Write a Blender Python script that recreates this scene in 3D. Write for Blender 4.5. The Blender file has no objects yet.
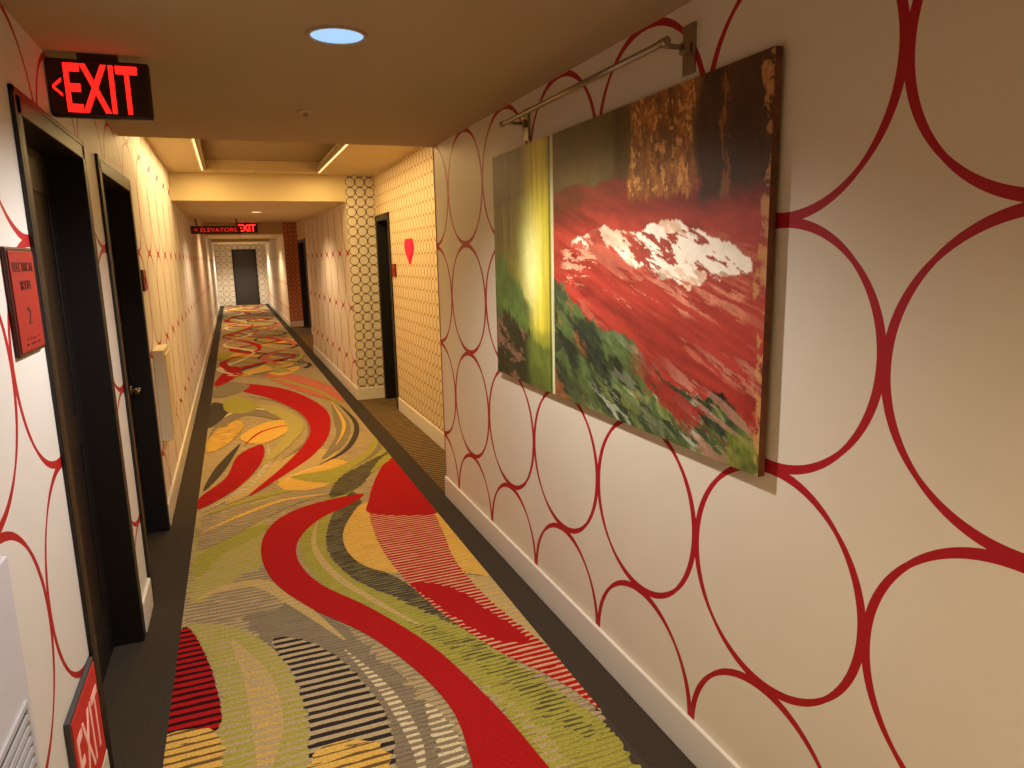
import bpy, bmesh, math, numpy as np
from mathutils import Vector, Matrix
from mathutils.geometry import tessellate_polygon
H=1.65
XL,XR,XRR=-.31*H,.775*H,.97*H
ZLOW,ZLOW2,ZHI=1.422*H,1.39*H,1.563*H
Y0,Y1,Y2,Y3,Y4,YEND=-1.8*H,2.76*H,5.01*H,7.9*H,11.2*H,17.7*H
scene=bpy.context.scene
col=scene.collection
try: scene.view_settings.view_transform='Standard'
except Exception: pass

def lin(c):
    return tuple(((x/255)/12.92 if x/255<=.04045 else (((x/255)+.055)/1.055)**2.4) for x in c)
# ------------------------------------------------------------ materials
def newmat(name):
    m=bpy.data.materials.new(name); m.use_nodes=True
    nt=m.node_tree; b=nt.nodes['Principled BSDF']; return m,nt,b
def N(nt,t,**k):
    n=nt.nodes.new(t)
    for a,v in k.items(): setattr(n,a,v)
    return n
def MATH(nt,op,a,b=None,c=None,clamp=False):
    n=nt.nodes.new('ShaderNodeMath'); n.operation=op; n.use_clamp=clamp
    for i,x in enumerate((a,b,c)):
        if x is None: continue
        if isinstance(x,(int,float)): n.inputs[i].default_value=x
        else: nt.links.new(x,n.inputs[i])
    return n.outputs[0]
def MIX(nt,f,a,b):
    n=nt.nodes.new('ShaderNodeMix'); n.data_type='RGBA'
    for s,x in ((n.inputs[0],f),(n.inputs[6],a),(n.inputs[7],b)):
        if isinstance(x,tuple): s.default_value=(*x[:3],1)
        elif isinstance(x,(int,float)): s.default_value=x
        else: nt.links.new(x,s)
    return n.outputs[2]
def simple(name,rgb,rough=.6,metal=0,emit=None,es=0,noise=.06,scale=30):
    m,nt,b=newmat(name)
    c=lin(rgb)
    if noise:
        no=N(nt,'ShaderNodeTexNoise'); no.inputs['Scale'].default_value=scale
        tc=N(nt,'ShaderNodeTexCoord'); nt.links.new(tc.outputs['Object'],no.inputs['Vector'])
        o=MIX(nt,no.outputs['Fac'],tuple(x*(1-noise) for x in c),tuple(min(1,x*(1+noise)) for x in c))
        nt.links.new(o,b.inputs['Base Color'])
    else: b.inputs['Base Color'].default_value=(*c,1)
    b.inputs['Roughness'].default_value=rough; b.inputs['Metallic'].default_value=metal
    if emit:
        b.inputs['Emission Color'].default_value=(*lin(emit),1); b.inputs['Emission Strength'].default_value=es
    return m
def wallpaper(name,axis,pitch,c0,z0,w,base,line,rough=.55):
    m,nt,b=newmat(name)
    tc=N(nt,'ShaderNodeTexCoord'); sp=N(nt,'ShaderNodeSeparateXYZ'); nt.links.new(tc.outputs['Object'],sp.inputs[0])
    a=sp.outputs[axis]; z=sp.outputs[2]
    def cell(v,o):
        t=MATH(nt,'ADD',MATH(nt,'MULTIPLY',v,1/pitch),-o/pitch+.5)
        return MATH(nt,'MULTIPLY',MATH(nt,'SUBTRACT',MATH(nt,'FRACT',t),.5),pitch)
    u=cell(a,c0); v=cell(z,z0)
    u2=MATH(nt,'MULTIPLY',u,u); v2=MATH(nt,'MULTIPLY',v,v)
    d=MATH(nt,'SQRT',MATH(nt,'ADD',u2,v2))
    sw=MATH(nt,'MULTIPLY_ADD',MATH(nt,'DIVIDE',MATH(nt,'ABSOLUTE',MATH(nt,'SUBTRACT',u2,v2)),pitch*pitch*.25),w*.28,w*.36)
    e=MATH(nt,'ABSOLUTE',MATH(nt,'SUBTRACT',d,pitch/2-w*.32))
    f=MATH(nt,'LESS_THAN',e,sw)
    no=N(nt,'ShaderNodeTexNoise'); no.inputs['Scale'].default_value=3; nt.links.new(tc.outputs['Object'],no.inputs['Vector'])
    bc=lin(base)
    bb=MIX(nt,no.outputs['Fac'],tuple(x*.95 for x in bc),tuple(min(1,x*1.04) for x in bc))
    nt.links.new(MIX(nt,f,bb,lin(line)),b.inputs['Base Color'])
    b.inputs['Roughness'].default_value=rough
    b.inputs['Specular IOR Level'].default_value=.35
    return m
P=.385*H
M_big=wallpaper('wallpaper_large_rings',1,P,.849*H,.85*H,.0122*H,(224,213,192),(170,16,30))
M_bigL=wallpaper('wallpaper_large_rings_left',1,P,1.02*H,.85*H,.0110*H,(222,218,212),(170,20,30))
p2=.066*H
M_smY=wallpaper('wallpaper_small_rings_y',1,p2,0,0,.0055*H,(222,204,166),(164,114,52))
M_smX=wallpaper('wallpaper_small_rings_x',0,p2,XR+p2/2,0,.0055*H,(214,204,182),(96,76,52))
M_smXr=wallpaper('wallpaper_small_rings_red',0,p2,XR+p2/2,0,.007*H,(214,150,116),(168,74,52))
M_plain=simple('wall_plain',(205,192,170))
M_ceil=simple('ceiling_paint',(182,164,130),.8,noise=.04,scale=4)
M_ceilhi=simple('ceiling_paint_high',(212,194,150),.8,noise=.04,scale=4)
M_tray=simple('ceiling_tray_dim',(150,130,96),.8,noise=.04,scale=4)  # darker copy of the ceiling paint; dim tray interior put into the colour
M_white=simple('white_trim',(228,220,208),.4,noise=.02)
M_black=simple('door_espresso',(14,10,10),.5,noise=.25,scale=12)
M_blackf=simple('door_frame_espresso',(17,13,12),.45,noise=.2,scale=12)
M_chrome=simple('brushed_steel',(165,152,132),.32,1,noise=.03)
M_redsign=simple('plaque_red',(150,22,22),.5)
M_brownsign=simple('plaque_brown',(70,24,20),.45)
M_housing=simple('exit_housing',(40,20,14),.35)
M_exit=simple('exit_letters',(255,40,25),.5,emit=(255,28,22),es=2.0,noise=0)
M_exitfar=simple('exit_letters_bright',(255,40,25),.5,emit=(255,28,22),es=6.0,noise=0)
M_exit2=simple('exit_letters_photoluminescent',(235,200,190),.5,emit=(255,120,110),es=.15,noise=0)
M_led=simple('led_warm',(255,220,170),.5,emit=(255,215,150),es=1.3,noise=0)
M_lens=simple('downlight_lens',(170,205,240),.4,emit=(150,205,255),es=.95,noise=0)
M_lensw=simple('downlight_lens_warm',(250,235,205),.4,emit=(255,220,170),es=2.2,noise=0)
M_heart=simple('neon_red',(110,2,10),.6,emit=(255,4,26),es=2.6,noise=0)
M_signtext=simple('sign_text_red',(220,60,50),.5,emit=(240,44,35),es=.7,noise=0)
M_cream=simple('cream_plastic',(226,212,180),.4,noise=.02)
M_slot=simple('dark_slot',(60,60,64),.6)
# ------------------------------------------------------------ geometry helpers
def link(o,parent=None):
    col.objects.link(o)
    if parent: o.parent=parent
    return o
def empty(name,loc=(0,0,0)):
    e=bpy.data.objects.new(name,None); e.empty_display_size=.1; e.location=loc; col.objects.link(e); return e
def mesh_obj(name,verts,faces,mats,mi=None,parent=None,smooth=False):
    me=bpy.data.meshes.new(name); me.from_pydata(verts,[],faces)
    for m in mats: me.materials.append(m)
    if mi: me.polygons.foreach_set('material_index',mi)
    if smooth: me.polygons.foreach_set('use_smooth',[True]*len(faces))
    me.update()
    return link(bpy.data.objects.new(name,me),parent)
class B:
    """collects boxes into one mesh"""
    def __init__(s): s.v=[];s.f=[];s.m=[]
    def box(s,x0,x1,y0,y1,z0,z1,m=0,front=None):
        i=len(s.v)
        s.v+=[(x0,y0,z0),(x1,y0,z0),(x1,y1,z0),(x0,y1,z0),(x0,y0,z1),(x1,y0,z1),(x1,y1,z1),(x0,y1,z1)]
        s.f+=[tuple(i+k for k in q) for q in ((0,3,2,1),(4,5,6,7),(0,1,5,4),(1,2,6,5),(2,3,7,6),(3,0,4,7))]
        fm=m if front is None else front
        s.m+=[m,m,fm,m,fm,m]; return s
    def quad(s,pts,m=0):
        i=len(s.v); s.v+=pts; s.f.append(tuple(range(i,i+len(pts)))); s.m.append(m); return s
    def obj(s,name,mats,parent=None,bevel=0):
        o=mesh_obj(name,s.v,s.f,mats,s.m,parent)
        if bevel:
            md=o.modifiers.new('bevel','BEVEL'); md.width=bevel; md.segments=2; md.limit_method='ANGLE'
        return o
def cyl(name,p0,p1,r,mat,parent=None,seg=24,r2=None):
    p0,p1=Vector(p0),Vector(p1); d=p1-p0
    bm=bmesh.new()
    bmesh.ops.create_cone(bm,cap_ends=True,segments=seg,radius1=r,radius2=r if r2 is None else r2,depth=d.length)
    me=bpy.data.meshes.new(name)
    q=d.to_track_quat('Z','Y').to_matrix().to_4x4(); q.translation=(p0+p1)/2
    bm.transform(q); 
    for f in bm.faces: f.smooth=len(f.verts)==4
    bm.to_mesh(me); bm.free(); me.materials.append(mat)
    return link(bpy.data.objects.new(name,me),parent)
def text(name,s,mat,mtx,fw,fh,parent,inv,ext=.0015,bold=0):
    """text fitted to width fw and height fh (metres)"""
    c=bpy.data.curves.new(name,'FONT'); c.body=s; c.size=1; c.align_x='CENTER'; c.align_y='CENTER'
    c.materials.append(mat)
    o=bpy.data.objects.new(name,c); link(o)
    bpy.context.view_layer.update()
    d=o.dimensions; sx,sy=fw/max(d.x,1e-4),fh/max(d.y,1e-4)
    bb=[Vector(q) for q in o.bound_box]; cxx=(min(q.x for q in bb)+max(q.x for q in bb))/2; cyy=(min(q.y for q in bb)+max(q.y for q in bb))/2
    c.offset=bold; c.extrude=1
    o.matrix_world=mtx@Matrix.Diagonal((sx,sy,ext,1))@Matrix.Translation((-cxx,-cyy,0))
    mw=o.matrix_world.copy(); o.parent=parent; o.matrix_parent_inverse=inv; o.matrix_basis=mw
    return o
def frame(loc,xdir,up=(0,0,1)):
    x=Vector(xdir).normalized(); y=Vector(up).normalized(); z=x.cross(y)
    m=Matrix((x,y,z)).transposed().to_4x4(); m.translation=loc; return m
FACE_CAM=lambda loc: frame(loc,(1,0,0))      # faces -Y
FACE_RIGHT=lambda loc: frame(loc,(0,1,0))    # on left wall, faces +X
FACE_LEFT=lambda loc: frame(loc,(0,-1,0))    # on right wall, faces -X

# ------------------------------------------------------------ shell
T=.16
DZ=1.28*H
D1=(1.425*H,2.01*H); D2=(2.22*H,2.86*H)
b=B(); xo=XL-.30
b.box(xo,XL,Y0,D1[0],0,ZHI+.1); b.box(xo,XL,D1[1],D2[0],0,ZHI+.1); b.box(xo,XL,D2[1],YEND,0,ZHI+.1)
b.box(xo,XL,D1[0],D1[1],DZ,ZHI+.1); b.box(xo,XL,D2[0],D2[1],DZ,ZHI+.1)
b.obj('wall_left',[M_bigL])
xo=XRR+.25
b=B()
b.box(XR,xo,Y0,Y1,0,ZHI+.1)
b.box(XR,xo,Y2,Y3,0,ZHI+.1,0,1)
b.box(XR,xo,Y4,YEND,0,ZHI+.1,0,2)
b.obj('wall_right',[M_big,M_smX,M_smXr])
DR1=(4.56*H,4.985*H); DR2=(10.0*H,11.1*H)
b=B()
for (a,c,d) in ((Y1,Y2,DR1),(Y3,Y4,DR2)):
    b.box(XRR,xo,a,d[0],0,ZHI+.1); b.box(XRR,xo,d[1],c,0,ZHI+.1); b.box(XRR,xo,d[0],d[1],DZ,ZHI+.1)
b.obj('wall_right_recess',[M_smY])
B().box(XL-.3,XRR+.25,YEND,YEND+T,0,ZHI+.1).obj('wall_end',[wallpaper('wallpaper_end',0,p2*2,0,0,.008*H,(228,220,206),(165,140,110))])
B().box(XL-.3,XRR+.25,Y0-T,Y0,0,ZHI+.1).obj('wall_back',[M_plain])

# ceiling: low soffits + raised bays with light tray
TX0,TX1,TY0,TY1=-.12*H,.60*H,3.2*H,4.86*H
top=ZHI+.25
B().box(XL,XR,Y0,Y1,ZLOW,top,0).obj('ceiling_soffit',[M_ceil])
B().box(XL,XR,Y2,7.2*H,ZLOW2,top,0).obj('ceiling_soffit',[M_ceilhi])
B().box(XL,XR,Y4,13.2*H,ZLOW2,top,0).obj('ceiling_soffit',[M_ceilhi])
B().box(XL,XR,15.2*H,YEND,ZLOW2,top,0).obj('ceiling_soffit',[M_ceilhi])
xw=XRR
b=B()
b.box(XL,TX0,Y1,Y2,ZHI,top,0); b.box(TX1,xw,Y1,Y2,ZHI,top,0)
b.box(TX0,TX1,Y1,TY0,ZHI,top,0); b.box(TX0,TX1,TY1,Y2,ZHI,top,0)
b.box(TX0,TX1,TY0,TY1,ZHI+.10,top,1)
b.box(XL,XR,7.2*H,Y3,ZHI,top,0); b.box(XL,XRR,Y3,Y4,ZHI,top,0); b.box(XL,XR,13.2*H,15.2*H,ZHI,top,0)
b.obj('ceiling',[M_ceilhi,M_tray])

# baseboards
bh,bt=.088*H,.016
def bb(name,segs):
    b=B()
    for x0,x1,y0,y1 in segs:
        b.box(x0,x1,y0,y1,0,bh)
    b.obj(name,[M_white],bevel=.005)
bb('baseboard_left',[(XL,XL+bt,Y0,.6*H),(XL,XL+bt,1.05*H,D1[0]-.03),(XL,XL+bt,D1[1]+.03,D2[0]-.03),(XL,XL+bt,D2[1]+.03,YEND)])
bb('baseboard_right',[(XR-bt,XR,Y0,Y1),(XRR-bt,XRR,Y1,DR1[0]-.05),(XR-bt,XR,Y2-bt,Y3),(XR,XRR,Y2-bt,Y2),(XRR-bt,XRR,Y3,DR2[0]-.05),(XR-bt,XR,Y4-bt,YEND),(XR,XRR,Y4-bt,Y4)])
B().box(XR-.004,XR+.03,Y1-.0,Y1+.006,bh,ZHI).obj('trim_corner',[simple('corner_trim',(176,96,60),.5)])

# doors
def door(name,xw,side,y0,y1,handle_y=None,rec=.11,mat=None):
    e=empty(name,(xw,(y0+y1)/2,0)); inv=Matrix.Translation(-Vector((xw,(y0+y1)/2,0)))
    s=side; mat=mat or M_blackf
    def bx(b,xa,xb,*r): b.box(min(xa,xb),max(xa,xb),*r)
    b=B()
    bx(b,xw-s*.012,xw+s*(rec+.05),y0,y0+.045,0,DZ); bx(b,xw-s*.012,xw+s*(rec+.05),y1-.045,y1,0,DZ)
    bx(b,xw-s*.012,xw+s*(rec+.05),y0,y1,DZ-.05,DZ)
    bx(b,xw-s*.012,xw,y0-.02,y0,0,DZ+.02); bx(b,xw-s*.012,xw,y1,y1+.02,0,DZ+.02); bx(b,xw-s*.012,xw,y0-.02,y1+.02,DZ,DZ+.02)
    f=b.obj('frame',[M_blackf],e,.003); f.matrix_parent_inverse=inv
    b=B(); bx(b,xw+s*rec,xw+s*(rec+.045),y0+.045,y1-.045,.012,DZ-.05)
    ya,yb=y0+.045,y1-.045
    for q in ((ya,ya+.1,.012,DZ-.05),(yb-.1,yb,.012,DZ-.05),(ya+.1,yb-.1,.012,.22),(ya+.1,yb-.1,DZ-.2,DZ-.05),(ya+.1,yb-.1,.95,1.07)):
        bx(b,xw+s*(rec-.006),xw+s*rec,*q)
    f=b.obj('slab',[M_black],e,.002); f.matrix_parent_inverse=inv
    if handle_y is not None:
        x=xw+s*(rec-.006); z=.92
        for nm,a,c,r in (('rose',(x,handle_y,z),(x-s*.012,handle_y,z),.026),('spindle',(x,handle_y,z),(x-s*.055,handle_y,z),.011),('lever',(x-s*.05,handle_y+.005,z),(x-s*.05,handle_y-.12,z),.009)):
            o=cyl(nm,a,c,r,M_chrome,e); o.matrix_parent_inverse=inv
    return e
door('door_1',XL,-1,*D1)
door('door_2',XL,-1,*D2,handle_y=D2[1]-.11)
door('door_3',XRR,1,*DR1)
door('door_4',XRR,1,*DR2)
e=empty('door_5',(.18*H,YEND,0)); inv=Matrix.Translation(-Vector((.18*H,YEND,0)))
b=B(); xa,xb=.05*H,.58*H
b.box(xa,xa+.06,YEND-.03,YEND,0,DZ); b.box(xb-.06,xb,YEND-.03,YEND,0,DZ); b.box(xa,xb,YEND-.03,YEND,DZ-.06,DZ)
f=b.obj('frame',[M_blackf],e); f.matrix_parent_inverse=inv
b=B().box(xa+.06,xb-.06,YEND-.015,YEND,.01,DZ-.06); b.box(xa+.12,xb-.12,YEND-.022,YEND-.015,.2,.9); b.box(xa+.12,xb-.12,YEND-.022,YEND-.015,1.05,DZ-.2)
f=b.obj('slab',[simple('door_grey',(46,42,42),.5)],e); f.matrix_parent_inverse=inv

# ------------------------------------------------------------ carpet
def carpet_mat(name,ca,cb=None,freq=None,duty=.5,jag=.25):
    m,nt,b_=newmat(name)
    tc=N(nt,'ShaderNodeTexCoord'); sp=N(nt,'ShaderNodeSeparateXYZ'); nt.links.new(tc.outputs['Object'],sp.inputs[0])
    A=lin(ca); 
    no=N(nt,'ShaderNodeTexNoise'); no.inputs['Scale'].default_value=1; no.inputs['Detail'].default_value=3
    mp=N(nt,'ShaderNodeMapping'); mp.inputs['Scale'].default_value=(110,170,1); nt.links.new(tc.outputs['Object'],mp.inputs[0]); nt.links.new(mp.outputs[0],no.inputs['Vector'])
    var=MATH(nt,'MULTIPLY_ADD',no.outputs['Fac'],1.3,.35)
    if cb:
        n2=N(nt,'ShaderNodeTexNoise'); n2.inputs['Scale'].default_value=1; n2.inputs['Detail'].default_value=2
        mp2=N(nt,'ShaderNodeMapping'); mp2.inputs['Scale'].default_value=(9,70,1); nt.links.new(tc.outputs['Object'],mp2.inputs[0]); nt.links.new(mp2.outputs[0],n2.inputs['Vector'])
        ph=MATH(nt,'FRACT',MATH(nt,'MULTIPLY',sp.outputs[1],1/freq))
        th=MATH(nt,'MULTIPLY_ADD',MATH(nt,'SUBTRACT',n2.outputs['Fac'],.5),jag*4,duty)
        f=MATH(nt,'LESS_THAN',ph,th)
        c=MIX(nt,f,A,lin(cb))
    else: c=MIX(nt,0.0,A,A)
    mm=N(nt,'ShaderNodeVectorMath',operation='SCALE'); nt.links.new(c,mm.inputs[0]); nt.links.new(var,mm.inputs['Scale'])
    nt.links.new(mm.outputs[0],b_.inputs['Base Color'])
    b_.inputs['Roughness'].default_value=.95; b_.inputs['Specular IOR Level'].default_value=.08
    return m
TAN,TAUPE,LIME,GOLD,RED,DARK,CREAM=(178,156,114),(136,122,98),(162,156,70),(216,174,86),(168,26,28),(72,64,54),(216,200,160)
CM={}
order=[]
def cm(key,*a,**k):
    CM[key]=len(order); order.append(carpet_mat('carpet_'+key,*a,**k))
cm('border',(66,57,48)); cm('tan',TAN,(150,130,96),.024,.3,.4); cm('taupe',TAUPE,(116,104,84),.024,.3,.4); cm('lime',LIME,(140,130,62),.024,.28,.4); cm('gold',GOLD,(192,148,70),.024,.28,.4); cm('red',RED); cm('dark',DARK); cm('cream',CREAM)
cm('tan_s',TAN,TAUPE,.032,.42,.5); cm('taupe_s',TAUPE,TAN,.036,.4,.4); cm('lime_s',LIME,TAN,.036,.42,.4); cm('dark_s',(178,160,122),(50,42,40),.046,.5,.10)
cm('red_s',RED,(54,14,18),.046,.45,.1); cm('red_c',RED,(206,160,124),.034,.40,.14); cm('gold_s',GOLD,(110,84,50),.04,.3,.3)
cm('lime_d',LIME,(92,84,54),.026,.34,.7); cm('cream_s',TAUPE,CREAM,.034,.45,.3); cm('recess',(74,60,44),(150,122,80),.05,.3,.1)
cm('red_d',RED,(120,20,24),.026,.3,.4); cm('dark_l',DARK,(120,112,74),.026,.35,.6); cm('tan_g',TAN,(198,166,92),.04,.4,.5)
cm('gold_c',GOLD,CREAM,.034,.35,.4)
PX0,PX1=-.215*H,.68*H
# homography of the photographed floor plane, used to trace the pattern at its true floor position
CXv=(0.9292,-0.0874,0.3591); CYv=(-0.3689,-0.1596,0.9157); CDv=(0.0227,0.9833,0.1805)
def fl(u,v):
    r=(u-512,v-384,700); d=[sum(a*b for a,b in zip(r,w)) for w in (CXv,CYv,CDv)]
    return (d[0]/d[2]*H,d[1]/d[2]*H)
def smooth(pts,n=6,closed=True):
    out=[];L=len(pts)
    rng=range(L if closed else L-1)
    for i in rng:
        g=lambda k: pts[k%L] if closed else pts[max(0,min(L-1,k))]
        p0,p1,p2_,p3=g(i-1),g(i),g(i+1),g(i+2)
        for j in range(n):
            t=j/n
            out.append(tuple(.5*((2*b)+(c-a)*t+(2*a-5*b+4*c-d)*t*t+(-a+3*b-3*c+d)*t**3) for a,b,c,d in zip(p0,p1,p2_,p3)))
    if not closed: out.append(pts[-1])
    return out
cv,cf,cmi=[],[],[]
layer=[0]
jr=np.random.RandomState(11); ROW=jr.rand(6000)
def addpoly(pts,key,jag=0):
    layer[0]+=1; z=.0005+layer[0]*.0001
    if jag:
        # woven fringe: resample outline and step it sideways row by row (rows run across the hall)
        o=[]; off=layer[0]*37
        for i,(x,y) in enumerate(pts):
            x2,y2=pts[(i+1)%len(pts)]
            n=max(1,int(abs(y2-y)/.009))
            for j in range(n):
                t=j/n; yy=y+(y2-y)*t; xx=x+(x2-x)*t
                r=int((yy+5)/.014)
                o.append((xx+(ROW[(r+off)%6000]-.5)*2*jag,yy))
        pts=o
    pts=[(min(PX1,max(PX0,x)),y) for x,y in pts]
    q=[pts[0]]
    for p in pts[1:]:
        if (p[0]-q[-1][0])**2+(p[1]-q[-1][1])**2>1e-8: q.append(p)
    i=len(cv)
    tri=tessellate_polygon([[Vector((x,y,0)) for x,y in q]])
    cv.extend((x,y,z) for x,y in q)
    for t in tri:
        a,b2,c=[Vector(q[k]) for k in t]
        cr=(b2-a).cross(c-a)
        t=tuple(i+k for k in t)
        cf.append(t if cr>0 else t[::-1]); cmi.append(CM[key])
def ribbon(c,w,key,n=6):
    s=smooth([(x,y,ww) for (x,y),ww in zip(c,w)],n,False)
    L,R=[],[]
    for i,(x,y,ww) in enumerate(s):
        a=s[max(0,i-1)]; d=s[min(len(s)-1,i+1)]
        tx,ty=d[0]-a[0],d[1]-a[1]; l=math.hypot(tx,ty) or 1
        L.append((x-ty/l*ww,y+tx/l*ww)); R.append((x+ty/l*ww,y-tx/l*ww))
    layer[0]+=1; z=.0005+layer[0]*.0001; i=len(cv)
    cl=lambda p:(min(PX1,max(PX0,p[0])),p[1],z)
    for a,b2 in zip(L,R): cv.append(cl(a)); cv.append(cl(b2))
    for k in range(len(L)-1):
        q=(i+2*k,i+2*k+1,i+2*k+3,i+2*k+2); cf.append(q); cmi.append(CM[key])
def pp(px,key,jag=0,n=5): addpoly(smooth([fl(*p) for p in px],n),key,jag)
def rr(px,w,key):
    n=len(px); ribbon([fl(*p) for p in px],[w*H*(.15+math.sin(math.pi*i/(n-1))) for i in range(n)],key)

cv+= [(XL-.12,Y0,0),(XR,Y0,0),(XR,YEND,0),(XL-.12,YEND,0)]; cf.append((0,1,2,3)); cmi.append(CM['border'])
cv+= [(XR,Y1,0),(XRR+.12,Y1,0),(XRR+.12,Y2,0),(XR,Y2,0)]; cf.append((4,5,6,7)); cmi.append(CM['recess'])
cv+= [(XR,Y3,0),(XRR+.12,Y3,0),(XRR+.12,Y4,0),(XR,Y4,0)]; cf.append((8,9,10,11)); cmi.append(CM['recess'])
addpoly([(PX0,Y0+.1),(PX1,Y0+.1),(PX1,YEND-.1),(PX0,YEND-.1)],'tan_s')
# near region
pp([(235,590),(300,585),(350,630),(440,720),(490,800),(380,800),(330,700),(260,640)],'taupe',.02)
pp([(192,572),(225,545),(262,540),(275,560),(290,600),(240,618),(186,630)],'taupe_s',.03)
pp([(200,525),(230,512),(275,496),(268,520),(262,545),(268,560),(225,585),(190,600)],'lime_s',.03)
pp([(196,560),(222,538),(262,525),(262,533),(228,552),(196,578)],'lime',.03)
rr([(196,600),(225,588),(262,584),(300,606),(345,640)],.022,'tan_g')
pp([(190,625),(235,628),(275,650),(300,690),(310,740),(312,800),(215,800),(222,700),(205,650)],'lime_s',.01)
rr([(232,640),(258,680),(268,730),(262,790)],.03,'tan_g')
pp([(272,640),(310,642),(350,668),(380,705),(394,745),(392,800),(318,800),(308,720),(296,680)],'dark_s',.008)
pp([(312,756),(350,740),(388,752),(384,800),(316,800)],'gold_s',.01)
pp([(183,628),(204,652),(217,690),(217,730),(160,742),(150,700)],'red_s',.003)
pp([(150,742),(217,732),(214,800),(140,800)],'gold_s',.01)
pp([(428,702),(455,730),(478,800),(455,800),(435,740)],'cream_s',.012)
rr([(345,650),(385,690),(415,740),(425,790)],.014,'cream_s')
# lime ribbon right of the red S
pp([(352,478),(325,500),(303,530),(303,560),(330,590),(380,622),(440,655),(500,705),(560,800),(700,850),(660,770),(600,720),(520,668),(440,615),(370,585),(330,555),(328,530),(352,505)],'lime',.008)
pp([(352,492),(330,520),(330,556),(370,588),(440,606),(395,577),(352,554),(344,532),(362,508)],'dark_l',.006)
rr([(318,520),(314,545),(334,574),(380,604),(440,636)],.011,'tan_g')
pp([(372,584),(420,594),(480,615),(500,640),(440,618)],'dark_l',.02)
pp([(440,610),(520,640),(580,690),(640,770),(660,768),(620,700),(560,650),(480,600)],'dark',.015)
pp([(410,622),(480,642),(560,695),(600,740),(560,722),(500,680),(450,648)],'lime_d',.03)
pp([(470,680),(520,720),(560,790),(600,820),(560,750),(510,700)],'lime_s',.03)
# gold disc and right gold
pp([(343,535),(352,515),(368,502),(420,500),(450,520),(500,575),(470,574),(420,575),(375,570),(350,555)],'gold')
pp([(440,580),(500,580),(540,620),(600,690),(560,680),(500,620)],'tan_g',.02)
# right red leaf
pp([(392,456),(378,474),(369,500),(375,535),(398,572),(440,612),(500,652),(560,682),(610,716),(600,690),(550,648),(495,605),(456,562),(440,525),(418,488)],'red_c',.004)
pp([(392,456),(378,474),(369,500),(372,514),(436,514),(430,500),(412,476)],'red')
pp([(412,584),(452,588),(490,612),(530,640),(496,640),(455,618)],'red',.012)
# main red S
pp([(362,494),(310,505),(275,522),(261,548),(272,580),(310,608),(365,634),(415,670),(455,715),(490,800),(565,800),(530,745),(480,690),(430,645),(370,608),(320,584),(298,560),(300,538),(322,518),(350,505)],'red')
# mid region (woven bands)
pp([(204,520),(260,503),(320,486),(352,488),(300,503),(262,520),(215,545),(198,548)],'taupe_s',.02)
rr([(205,516),(250,500),(300,488),(345,484)],.022,'lime')
rr([(200,534),(240,516),(285,500),(330,494)],.012,'gold')
pp([(280,488),(286,470),(320,460),(346,462),(340,478),(310,490)],'gold',.01)
rr([(285,482),(305,470),(335,466)],.02,'gold_c')
pp([(262,470),(300,452),(335,450),(330,460),(285,478),(225,505)],'tan_g',.01)
pp([(345,400),(372,425),(368,450),(335,468),(290,478),(350,482),(395,455),(396,436),(372,405)],'lime',.01)
rr([(356,404),(380,428),(378,450),(350,470)],.018,'taupe')
pp([(330,498),(360,486),(378,462),(392,450),(368,462),(340,478)],'dark_l',.012)
pp([(262,445),(262,462),(238,488),(198,510),(200,498),(226,478),(238,456)],'red_d')
pp([(240,444),(216,468),(203,492),(222,474),(234,456)],'dark')
rr([(268,446),(268,464),(246,488),(205,512)],.016,'cream_s')
pp([(240,438),(262,424),(290,420),(290,430),(262,444)],'gold',.01)
pp([(206,452),(212,434),(232,420),(244,426),(226,446)],'gold_s',.02)
rr([(208,440),(222,422),(250,412),(284,414)],.022,'dark_s')
rr([(244,446),(262,432),(290,426),(300,436)],.01,'red')
pp([(208,420),(232,408),(262,404),(296,416),(280,420),(246,416),(222,428)],'taupe',.01)
rr([(210,426),(236,412),(266,410),(296,424)],.012,'cream')
pp([(252,404),(280,408),(302,420),(302,432),(285,450),(262,466),(276,446),(288,430),(280,418)],'lime_s',.01)
rr([(246,396),(284,404),(308,420),(308,440),(280,462)],.018,'dark_s')
pp([(244,384),(288,390),(324,408),(330,430),(316,453),(284,476),(248,497),(282,468),(304,445),(310,428),(298,412),(268,398),(242,391)],'red')
pp([(262,374),(300,376),(335,388),(352,400),(330,400),(290,388)],'red_c')
pp([(332,404),(350,424),(344,444),(322,460),(336,436),(334,420)],'taupe',.005)
rr([(336,402),(356,424),(348,448),(318,466)],.014,'dark')
rr([(330,400),(344,424),(336,446)],.010,'gold')
pp([(212,404),(226,406),(226,416),(208,428)],'dark')
pp([(216,388),(232,382),(250,386),(236,394),(214,398)],'dark_s')
pp([(217,380),(232,367),(242,370),(232,380),(216,387)],'red')
pp([(228,398),(250,400),(258,408),(240,414),(224,410)],'lime')
pp([(258,368),(280,362),(300,368),(280,376)],'gold')
rr([(244,376),(280,380),(320,392),(344,408)],.02,'lime')
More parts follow.
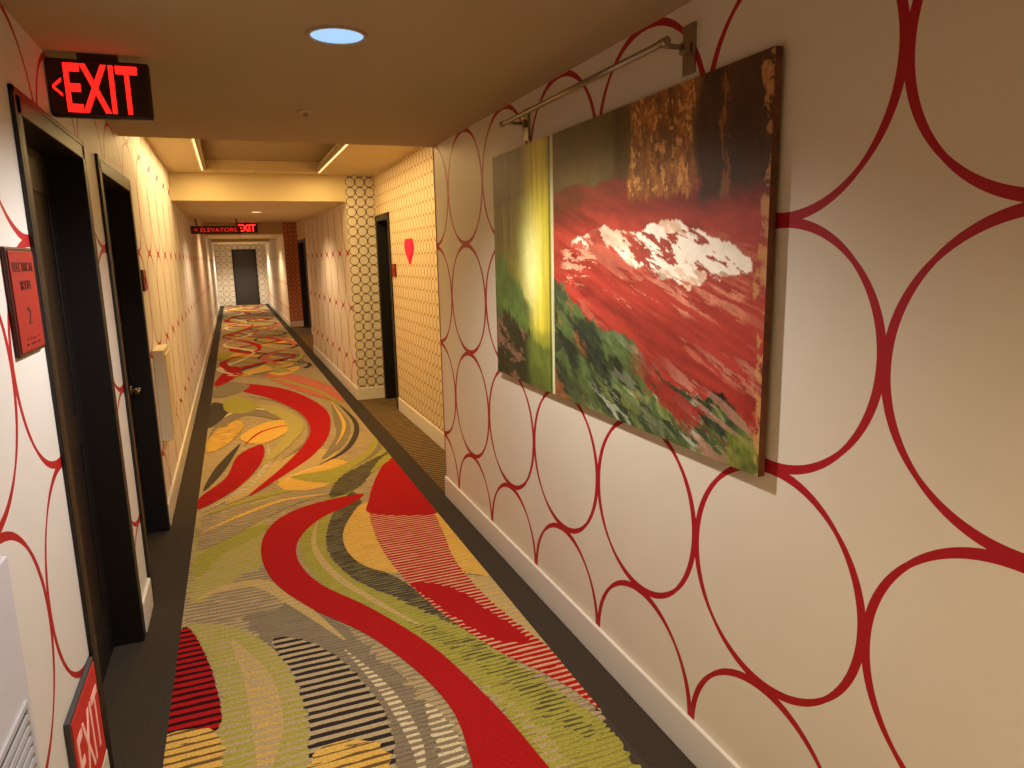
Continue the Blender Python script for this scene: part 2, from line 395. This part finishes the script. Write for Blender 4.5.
# far region : continuous snakes winding across the hall
def snake(y0,y1,c0,amp,per,ph,w,key,wob=.35):
    n=int((y1-y0)/(per/10)); c=[];ws=[]
    for i in range(n+1):
        yy=y0+(y1-y0)*i/n; a=2*math.pi*yy/per+ph
        c.append((c0+amp*math.sin(a)+.12*amp*math.sin(2.3*a+1),yy)); ws.append(w*(1+wob*math.sin(a*1.5+ph)))
    ribbon(c,ws,key,3)
YS,YF=6.6*H,YEND-.15
snake(YS,YF,.23*H,.30*H,1.9*H,2.2,.085*H,'gold')
snake(YS,YF,.30*H,.30*H,2.3*H,.3,.045*H,'taupe')
snake(YS,YF,.12*H,.26*H,2.6*H,4.,.06*H,'lime')
snake(YS,YF,.5*H,.16*H,2.0*H,2.,.03*H,'lime_s')
snake(YS+.3,YF,.42*H,.22*H,1.7*H,1.,.022*H,'dark')
snake(YS,YF,.22*H,.30*H,1.75*H,5.2,.038*H,'red',.5)
snake(YS,YF,.27*H,.30*H,1.75*H,5.2,.014*H,'dark',.5)
snake(YS+.8,YF,.45*H,.20*H,2.9*H,.9,.03*H,'red_c',.6)
snake(YS+.2,YF,.0*H,.16*H,2.2*H,3.3,.022*H,'cream',.6)
snake(YS+.2,YF,.05*H,.2*H,2.9*H,1.3,.026*H,'red',.6)
mesh_obj('floor',cv,cf,order,cmi)

# ------------------------------------------------------------ painting
def vnoise(x,y,seed):
    r=np.random.RandomState(seed).rand(64,64)
    xi=np.floor(x).astype(int); yi=np.floor(y).astype(int); fx=x-xi; fy=y-yi
    fx=fx*fx*(3-2*fx); fy=fy*fy*(3-2*fy)
    g=lambda a,b_: r[a%64,b_%64]
    return (g(xi,yi)*(1-fx)+g(xi+1,yi)*fx)*(1-fy)+(g(xi,yi+1)*(1-fx)+g(xi+1,yi+1)*fx)*fy
def fbm(x,y,seed,o=6,gain=.72):
    s=0;a=1;tot=0
    x=x+.31*y; 
    for i in range(o):
        s=s+a*vnoise(x*1.9**i+i*7.3,y*1.9**i+i*3.1,seed+i); tot+=a; a*=gain
    return (s/tot-.5)*1.25+.48
def ss(a,b_,x):
    t=np.clip((x-a)/(b_-a),0,1); return t*t*(3-2*t)
nx,ny=700,380
S,Tt=np.meshgrid(np.linspace(0,1,nx),np.linspace(0,1,ny))
ax,ay=S*1.93,Tt*1.04
w1=fbm(ax*4,ay*4,1)-.48; w2=fbm(ax*4+9,ay*4+5,9)-.48
# brush direction slopes down to the right
by=ay+.28*ax
s=S+w1*.05; t=Tt+w2*.07
fine=fbm(ax*22,ay*22,21); streakv=fbm(ax*40,ay*3,31); streakh=fbm(ax*2.5,by*22,41); med=fbm(ax*9,ay*9,51)
C=np.zeros(S.shape+(3,))
def put(mask,rgb,var=None,amt=.35):
    global C
    c=np.array(lin(rgb))[None,None,:]*np.ones_like(C)
    if var is not None: c=c*np.clip(1+amt*2*(var-.48),.1,3)[...,None]
    m=mask[...,None]; C=C*(1-m)+c*m
one=np.ones_like(S)
put(one,(156,50,38),streakh,.7)
put(ss(.50,.64,fbm(ax*1.6,by*4,42,4))*.7,(176,66,50),fine,.3)
put(ss(.50,.58,fbm(ax*1.8,by*5,61,4))*.65*(Tt<.62),(122,30,28),fine,.3)
put(ss(.60,.66,fbm(ax*2+3,by*14,71))*.5*ss(.36,.5,S)*(1-ss(.58,.62,t)),(198,112,84),fine)
# mustard-brown top and dull maroon band below it
topm=ss(.735,.75,t+.03*np.sin(S*14))*ss(.34,.36,S)
put(topm,(98,70,34),fbm(ax*10,ay*7,32),.7)
band2=ss(.36,.365,S)*ss(.63,.69,t)*(1-ss(.755,.775,t+.02*np.sin(S*9)))
put(band2*.85,(120,42,32),streakh,.6)
put(ss(.84,.86,s)*ss(.67,.72,t),(74,46,26),fbm(ax*12,ay*5,33),.6)
put(ss(.36,.365,S)*(1-ss(.60,.62,S))*ss(.775,.785,t),(104,86,50),fbm(ax*8,ay*8,34),.35)
put(ss(.36,.365,S)*(1-ss(.47,.52,S))*ss(.70,.72,t)*(1-ss(.77,.79,t))*.6,(90,46,28),fine,.6)
# golden vertical texture
gm=ss(.655,.665,s)*(1-ss(.83,.85,s))*ss(.70,.73,t+.06*(streakv-.5))
put(gm*.9,(136,84,34),fbm(ax*26,ay*9,36),.8)
put(gm*ss(.48,.54,fbm(ax*40,ay*16,83))*.8,(178,112,48),fine,.7)
put(gm*ss(.57,.60,fbm(ax*50,ay*34,81)),(216,158,86),fine)
put(ss(.895,.90,s)*(1-ss(.91,.92,s))*ss(.66,.72,t)*ss(.46,.52,fbm(ax*40,ay*12,84))*.7,(160,98,46),streakv)
# broken white slash: traced upper and lower edge
us=[.43,.456,.50,.56,.60,.65,.696,.74,.77,.80,.835,.88,.936,.985]
ut=[.590,.610,.618,.650,.632,.615,.620,.640,.645,.650,.615,.596,.566,.522]
lt=[.588,.588,.576,.588,.572,.530,.500,.486,.478,.466,.454,.476,.492,.518]
UP=np.interp(S,us,ut)+.034*(fbm(ax*22,ay*6,88)-.48)
LO=np.interp(S,us,lt)+.070*(fbm(ax*12,ay*10,89)-.48)
wm=ss(-.002,.002,UP-Tt)*ss(-.002,.002,Tt-LO)*ss(.44,.45,S)*(1-ss(.97,.975,S))
hol=fbm(ax*4,by*18,91)+.05*np.exp(-((S-.78)/.09)**2)+.05*(S<.62)+.04*(S>.86)
wm1=wm*ss(.40,.42,hol)
put(wm*.6,(190,100,72),streakh,.6)
put(wm1,(226,190,158),fbm(ax*5,by*16,97),.7)
put(wm1*ss(.46,.52,fbm(ax*3,by*8,98)+.10*np.exp(-((S-.77)/.07)**2)-.04*(S<.6)),(252,240,218),fine,.15)
put(wm*ss(.57,.585,fbm(ax*6,by*20,90)),(166,66,50),fine,.4)
# flecks beneath it
put(ss(.38,.42,S)*(1-ss(.58,.64,S))*ss(.575,.59,fbm(ax*6,ay*34,95))*(1-ss(.04,.09,abs(Tt-.51))),(226,156,122),fine)
put(ss(.6,.64,S)*(1-ss(.95,.98,S))*ss(.59,.60,fbm(ax*4,by*36,94))*(1-ss(.04,.07,abs(Tt-.43))),(206,124,96),fine)
# green hills
hill=.44-.46*(S-.36)-.04*ss(.48,.6,S)+.025*np.sin(S*22)+.07*(fbm(ax*10,ay*0+1,99)-.48)
gm=1-ss(-.004,.005,Tt-hill-.03*(fine-.48))
put(gm,(50,64,40),fbm(ax*4,by*8,100),1.2)
put(gm*ss(.47,.57,fbm(ax*3,by*7,101,5))*.75,(84,104,54),fine,.6)
put(gm*ss(.48,.57,fbm(ax*3+2,by*6,111,5))*.8,(30,40,34),fine,.6)
put(gm*ss(.56,.60,fbm(ax*4+4,by*20,121))*ss(.5,.7,S)*.55,(132,138,108),fine,.6)
put(gm*ss(.58,.61,fbm(ax*6+4,by*12,123))*(1-ss(.48,.52,S))*.7,(150,90,52),fine,.6)
low=1-ss(0,.03,t-(.07+.06*S))
put(low*ss(.44,.52,fbm(ax*4,by*14,131))*ss(.45,.55,S),(112,124,66),fine,.6)
put(low*ss(.56,.59,fbm(ax*5+4,by*24,141))*ss(.5,.6,S)*.7,(186,192,166),fine,.5)
put(ss(.64,.76,S)*ss(.44,.52,fbm(ax*3,by*9,151))*(1-ss(.28,.34,t))*ss(.02,.08,t)*.9,(154,42,34),fine,.5)
put(ss(.74,.84,S)*ss(.575,.59,fbm(ax*4,by*26,153))*(1-ss(.25,.34,t))*.5,(200,144,118),fine,.5)
put(ss(.92,.94,s)*(1-ss(.06,.12,t))*.9,(120,130,50),fine,.9)
# left third
lm=1-ss(.352,.356,S)
put(lm,(122,118,46),fbm(ax*9,ay*5,52),.6)
put(lm*(1-ss(.13,.22,s))*ss(.5,.6,t),(118,106,52),streakv,.5)
put(lm*ss(.76,.80,t)*(1-ss(.19,.23,S)),(104,80,44),streakv,.6)
put(lm*np.exp(-((S-.28)/.065)**2)*ss(.0,.3,Tt),(216,198,50),streakv,.5)
put(lm*np.exp(-((S-.235)/.05)**2)*np.exp(-((Tt-.52)/.20)**2),(252,248,160),fine,.2)
tree=1-ss(0,.04,Tt-(.55-1.15*np.abs(S-.03)+.10*(fbm(ax*14,ay*3,161)-.5)))
put(lm*tree*.85*(1-ss(.2,.26,S)),(70,104,48),med,1.)
put(lm*(1-ss(0,.03,Tt-(.30-.50*np.abs(S-.07)+.14*(fbm(ax*18,ay*4,163)-.5))))*.92,(32,32,24),streakv,.9)
put(lm*(1-ss(.20,.26,t))*ss(.18,.24,S)*.6,(110,130,50),med,.8)
put(lm*ss(.58,.60,fbm(ax*8,ay*18,171))*(1-ss(.22,.28,t))*(1-ss(.18,.22,S))*.7,(140,104,80),fine,.6)
put((np.abs(S-.352)<.007)*.85,(206,204,160),streakv,.5)
put((np.abs(S-.338)<.004)*.7,(64,64,24),streakv,.5)
put(ss(.984,.99,s)*ss(.44,.5,fine)*.8,(190,140,84),fine,.6)
C=np.clip(C,0,1)
PYF,PYN,PZ0,PZ1=2.045*H,.858*H,.642*H,1.288*H
xf=XR-.032; xb=XR-.010
e=empty('abstract_painting',(XR-.03,(PYF+PYN)/2,PZ0)); inv=Matrix.Translation(-Vector(e.location))
verts=np.stack([np.full(S.shape,xf),PYF+(PYN-PYF)*S,PZ0+(PZ1-PZ0)*Tt],-1).reshape(-1,3)
idx=np.arange(nx*ny).reshape(ny,nx)
q=np.stack([idx[:-1,:-1],idx[:-1,1:],idx[1:,1:],idx[1:,:-1]],-1).reshape(-1,4)
me=bpy.data.meshes.new('canvas_face'); me.from_pydata(verts.tolist(),[],q.tolist())
ca=me.color_attributes.new('paint','FLOAT_COLOR','POINT')
ca.data.foreach_set('color',np.concatenate([C.reshape(-1,3),np.ones((nx*ny,1))],1).astype(np.float32).ravel())
m,nt,b_=newmat('oil_paint')
at=N(nt,'ShaderNodeVertexColor'); at.layer_name='paint'; nt.links.new(at.outputs[0],b_.inputs['Base Color'])
b_.inputs['Roughness'].default_value=.5; b_.inputs['Specular IOR Level'].default_value=.35
no=N(nt,'ShaderNodeTexNoise'); no.inputs['Scale'].default_value=60; tc=N(nt,'ShaderNodeTexCoord'); nt.links.new(tc.outputs['Object'],no.inputs['Vector'])
bp=N(nt,'ShaderNodeBump'); bp.inputs['Strength'].default_value=.2; bp.inputs['Distance'].default_value=.003
nt.links.new(no.outputs['Fac'],bp.inputs['Height']); nt.links.new(bp.outputs[0],b_.inputs['Normal'])
me.materials.append(m)
o=link(bpy.data.objects.new('canvas_face',me),e); o.matrix_parent_inverse=inv
o=B().box(xf+.0008,xb,PYN,PYF,PZ0,PZ1).obj('stretcher_edges',[simple('canvas_edge',(110,66,38),.6,noise=.8,scale=18)],e); o.matrix_parent_inverse=inv
o=B().box(xb,XR,PYN+.2,PYF-.2,PZ1-.2,PZ1-.14).obj('hanging_cleat',[M_slot],e); o.matrix_parent_inverse=inv

# picture light (switched off)
bx_,bz=.707*H,1.345*H
e=empty('picture_light',(XR,1.45*H,bz)); inv=Matrix.Translation(-Vector(e.location))
def add(o): o.matrix_parent_inverse=inv; return o
add(cyl('tube',(bx_,1.075*H,bz),(bx_,1.83*H,bz),.0095,M_chrome,e))
add(cyl('cap_a',(bx_,1.06*H,bz),(bx_,1.08*H,bz),.012,M_chrome,e)); add(cyl('cap_b',(bx_,1.82*H,bz),(bx_,1.84*H,bz),.012,M_chrome,e))
for i,yy in enumerate((1.09*H,1.815*H)):
    add(B().box(XR-.010,XR,yy-.028,yy+.028,1.303*H,1.385*H).obj('wall_plate_%d'%i,[M_chrome],e,.003))
    add(cyl('arm_%d'%i,(XR-.01,yy,bz+.002),(bx_,yy,bz+.002),.007,M_chrome,e))
    add(B().box(XR-.03,XR-.010,yy-.016,yy+.016,1.335*H,1.355*H).obj('arm_block_%d'%i,[M_chrome],e,.003))

# ------------------------------------------------------------ signs
def exit_sign(x0,x1,y,z0,z1,arrow=True,name='exit_sign'):
    e=empty(name,((x0+x1)/2,y,z1)); inv=Matrix.Translation(-Vector(e.location))
    W,Hh=x1-x0,z1-z0
    o=B().box(x0,x1,y-.018,y+.018,z0,z1).obj('housing',[M_housing],e,.008); o.matrix_parent_inverse=inv
    w=.004; b=B(); f=.008
    b.box(x0+f,x1-f,y-.020,y-.017,z1-f-w,z1-f); b.box(x0+f,x1-f,y-.020,y-.017,z0+f,z0+f+w); b.box(x0+f,x0+f+w,y-.020,y-.017,z0+f,z1-f); b.box(x1-f-w,x1-f,y-.020,y-.017,z0+f,z1-f)
    o=b.obj('bezel',[M_brownsign],e); o.matrix_parent_inverse=inv
    zc=(z0+z1)/2
    if arrow:
        text('arrow','<',M_exit,FACE_CAM((x0+W*.09,y-.0195,zc)),W*.085,Hh*.32,e,inv)
        text('letters','EXIT',M_exit,FACE_CAM((x0+W*.52,y-.0195,zc)),W*.70,Hh*.80,e,inv,bold=.016)
    else: text('letters','EXIT',M_exitfar,FACE_CAM(((x0+x1)/2,y-.0195,zc)),W*.8,Hh*.72,e,inv,bold=.012)
    o=B().box((x0+x1)/2-.06,(x0+x1)/2+.06,y-.015,y+.015,z1,z1+.02).obj('canopy',[M_housing],e); o.matrix_parent_inverse=inv
    return e
exit_sign(XL+.003,-.122*H,1.73*H,ZLOW-.02-.185,ZLOW-.02)
exit_sign(.13*H,.42*H,Y4-.03,ZHI-.24,ZHI-.02,False)
e=empty('elevator_sign',(0,7.1*H,1.32*H)); inv=Matrix.Translation(-Vector(e.location))
b=B().box(XL+.01,.12*H,7.1*H-.02,7.1*H+.02,1.257*H,1.327*H); b.box(XL+.08,XL+.1,7.1*H-.008,7.1*H+.008,1.327*H,ZLOW2); b.box(.08*H,.08*H+.02,7.1*H-.008,7.1*H+.008,1.327*H,ZLOW2)
o=b.obj('panel',[M_brownsign],e); o.matrix_parent_inverse=inv
text('letters','< ELEVATORS',M_signtext,FACE_CAM((-.095*H,7.1*H-.022,1.292*H)),.36*H,.035*H,e,inv)
def plaque(name,x,s,y0,y1,z0,z1,lines,mat=M_redsign):
    e=empty(name,(x,(y0+y1)/2,z0)); inv=Matrix.Translation(-Vector(e.location))
    o=B().box(min(x,x+s*.012),max(x,x+s*.012),y0,y1,z0,z1).obj('plate',[M_brownsign],e,.004); o.matrix_parent_inverse=inv
    o=B().box(min(x+s*.012,x+s*.015),max(x+s*.012,x+s*.015),y0+.01,y1-.01,z0+.01,z1-.01).obj('face',[mat],e,.002); o.matrix_parent_inverse=inv
    F=FACE_RIGHT if s>0 else FACE_LEFT
    for i,(tx,zz,fw,fh) in enumerate(lines):
        text('line_%d'%i,tx,M_brownsign,F((x+s*.0155,(y0+y1)/2,zz)),fw,fh,e,inv,.0008)
plaque('door_sign',XL,1,1.235*H,1.385*H,.865*H,1.03*H,[('ELECTRICAL',1.0*H,.19,.024),('ROOM',.972*H,.09,.024),('2',.925*H,.03,.045),('.: :.:: .:',.885*H,.13,.018)])
plaque('room_number_sign',XRR,-1,4.42*H,4.52*H,.885*H,.965*H,[('214',.925*H,.1,.04)])
plaque('room_number_sign',XRR,-1,3.3*H,3.42*H,.885*H,.965*H,[('212',.925*H,.1,.04)])
plaque('room_number_sign',XL,1,2.93*H,3.03*H,.9*H,.98*H,[('213',.94*H,.1,.04)])
# low exit sign
e=empty('low_exit_sign',(XL,1.3*H,.05*H)); inv=Matrix.Translation(-Vector(e.location))
y0,y1,z0,z1=1.19*H,1.40*H,.085*H,.285*H
o=B().box(XL+.0,XL+.014,y0,y1,z0,z1).obj('frame',[M_slot],e,.003); o.matrix_parent_inverse=inv
o=B().box(XL+.014,XL+.017,y0+.012,y1-.012,z0+.012,z1-.012).obj('face',[simple('low_exit_red',(190,34,34),.5,emit=(200,30,30),es=.1)],e); o.matrix_parent_inverse=inv
text('letters','EXIT',M_exit2,FACE_RIGHT((XL+.0175,(y0+y1)/2,(z0+z1)/2)),(y1-y0)*.8,(z1-z0)*.55,e,inv)
# wall vent panel with return-air grille
e=empty('vent_grille',(XL,.9*H,0)); inv=Matrix.Translation(-Vector(e.location))
M_cab=simple('cabinet_white',(206,208,218),.5,noise=.01)
o=B().box(XL+.0,XL+.010,.62*H,1.045*H,.0,.63*H).obj('access_panel',[M_cab],e,.003); o.matrix_parent_inverse=inv
M_grl=simple('grille_grey',(190,192,200),.45,noise=.02)
b=B(); i0=XL+.010; ya,yb=.66*H,1.022*H; zb,zt=.10,.705
b.box(i0,i0+.006,ya,yb,zt,zt+.012,0); b.box(i0,i0+.006,ya,yb,zb-.012,zb,0); b.box(i0,i0+.006,yb-.010,yb,zb,zt,0); b.box(i0,i0+.006,ya,ya+.010,zb,zt,0)
b.box(i0,i0+.001,ya,yb,zb,zt,1)
zz=zb+.004
while zz<zt-.016:
    b.box(i0,i0+.006,ya,yb-.010,zz,zz+.013,0); zz+=.026
o=b.obj('louvres',[M_grl,M_slot],e); o.matrix_parent_inverse=inv
# cream wall box
e=empty('wall_intercom_box',(XL,3.05*H,.3*H)); inv=Matrix.Translation(-Vector(e.location))
b=B().box(XL,XL+.04*H,3.0*H,3.22*H,.31*H,.67*H); b.box(XL+.04*H,XL+.04*H+.008,3.02*H,3.20*H,.33*H,.65*H)
o=b.obj('housing',[M_cream],e,.008); o.matrix_parent_inverse=inv
# neon heart
pts=[]
for i in range(40):
    a=2*math.pi*i/40
    pts.append((16*math.sin(a)**3/17*.085*1.9,(13*math.cos(a)-5*math.cos(2*a)-2*math.cos(3*a)-math.cos(4*a))/17*.14))
yc,zc=4.03*H,1.05*H
v=[(XRR-.02,yc+p[0],zc+p[1]) for p in pts]+[(XRR,yc+p[0],zc+p[1]) for p in pts]
f=[tuple(range(40)),tuple(range(79,39,-1))]+[(i,(i+1)%40,40+(i+1)%40,40+i) for i in range(40)]
mesh_obj('heart_light',v,f,[M_heart])

# ------------------------------------------------------------ ceiling fixtures
def downlight(x,y,z,r,mat,w,colr,spread=150):
    e=empty('recessed_downlight',(x,y,z)); inv=Matrix.Translation(-Vector(e.location))
    bm=bmesh.new(); seg=40
    rings=[(r*1.16,0),(r*1.14,-.006),(r*1.0,-.006),(r*.97,-.001)]
    vs=[[bm.verts.new((x+rr*math.cos(2*math.pi*i/seg),y+rr*math.sin(2*math.pi*i/seg),z+dz)) for i in range(seg)] for rr,dz in rings]
    for a,c in zip(vs,vs[1:]):
        for i in range(seg): bm.faces.new((a[i],a[(i+1)%seg],c[(i+1)%seg],c[i]))
    me=bpy.data.meshes.new('trim_ring'); bm.to_mesh(me); bm.free(); me.materials.append(M_ceil)
    o=link(bpy.data.objects.new('trim_ring',me),e); o.matrix_parent_inverse=inv
    o=cyl('lens',(x,y,z-.001),(x,y,z-.0025),r*.97,mat,e,40); o.matrix_parent_inverse=inv
    l=bpy.data.lights.new('lamp','SPOT'); l.energy=w; l.color=colr; l.spot_size=math.radians(spread); l.spot_blend=.6; l.shadow_soft_size=.05
    lo=bpy.data.objects.new('lamp',l); link(lo,e); lo.matrix_parent_inverse=inv; lo.location=(x,y,z-.06)
cx=.23*H
downlight(.228*H,1.455*H,ZLOW,.051*H,M_lens,108,(1,.96,.92))
downlight(.228*H,-.45*H,ZLOW,.051*H,M_lens,100,(1,.74,.42))
downlight(cx,6.1*H,ZLOW2,.046*H,M_lensw,85,(1,.74,.44))
downlight(cx,9.0*H,ZHI,.046*H,M_lensw,150,(1,.60,.30))
downlight(cx,12.2*H,ZLOW2,.046*H,M_lensw,180,(1,.72,.42))
downlight(cx,16.3*H,ZLOW2,.046*H,M_lensw,270,(1,.86,.64))
def area(name,loc,rot,sx,sy,w,c,spread=180):
    l=bpy.data.lights.new(name,'AREA'); l.shape='RECTANGLE'; l.size=sx; l.size_y=sy; l.energy=w; l.color=c; l.spread=math.radians(spread)
    o=bpy.data.objects.new(name,l); col.objects.link(o); o.location=loc; o.rotation_euler=rot; return o
for x,sg in ((TX0,1),(TX1,-1)):
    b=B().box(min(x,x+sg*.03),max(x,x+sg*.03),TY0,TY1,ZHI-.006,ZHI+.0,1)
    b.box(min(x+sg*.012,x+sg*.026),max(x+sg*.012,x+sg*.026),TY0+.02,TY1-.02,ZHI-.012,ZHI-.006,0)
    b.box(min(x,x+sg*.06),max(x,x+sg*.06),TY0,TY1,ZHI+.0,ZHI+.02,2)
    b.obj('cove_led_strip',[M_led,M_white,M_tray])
    area('cove_lamp',(x+sg*.02,(TY0+TY1)/2,ZHI-.014),(0,0,0),.012,TY1-TY0-.1,36,(1,.68,.28))
def sprinkler(x,y,z,n='sprinkler_head'):
    e=empty(n,(x,y,z)); inv=Matrix.Translation(-Vector(e.location))
    for nm,a,c,r,r2 in (('escutcheon',z,z-.008,.038,.03),('body',z-.006,z-.018,.012,.009),('stem',z-.018,z-.023,.003,.003),('deflector',z-.023,z-.025,.014,.014)):
        o=cyl(nm,(x,y,a),(x,y,c),r,M_ceilhi if nm=='escutcheon' else M_ceil,e,20,r2); o.matrix_parent_inverse=inv
sprinkler(.239*H,2.19*H,ZLOW); sprinkler(.2*H,4.93*H,ZHI,'bay_sprinkler')  # second one is also a sprinkler, in the raised bay

# ------------------------------------------------------------ world & camera
w=bpy.data.worlds.new('world'); scene.world=w; w.use_nodes=True
w.node_tree.nodes['Background'].inputs[0].default_value=(.9,.8,.65,1); w.node_tree.nodes['Background'].inputs[1].default_value=.05
cd=bpy.data.cameras.new('camera'); cd.sensor_width=36; cd.lens=36*700/1024; cd.clip_start=.02; cd.clip_end=200
co=bpy.data.objects.new('camera',cd); col.objects.link(co)
xa=Vector((CXv[0],CYv[0],-CDv[0])); ya=-Vector((CXv[1],CYv[1],-CDv[1])); za=-Vector((CXv[2],CYv[2],-CDv[2]))
xa.normalize(); za=(za-xa*za.dot(xa)).normalized(); ya=za.cross(xa)
mt=Matrix((xa,ya,za)).transposed().to_4x4(); mt.translation=(0,0,H); co.matrix_world=mt
scene.camera=co
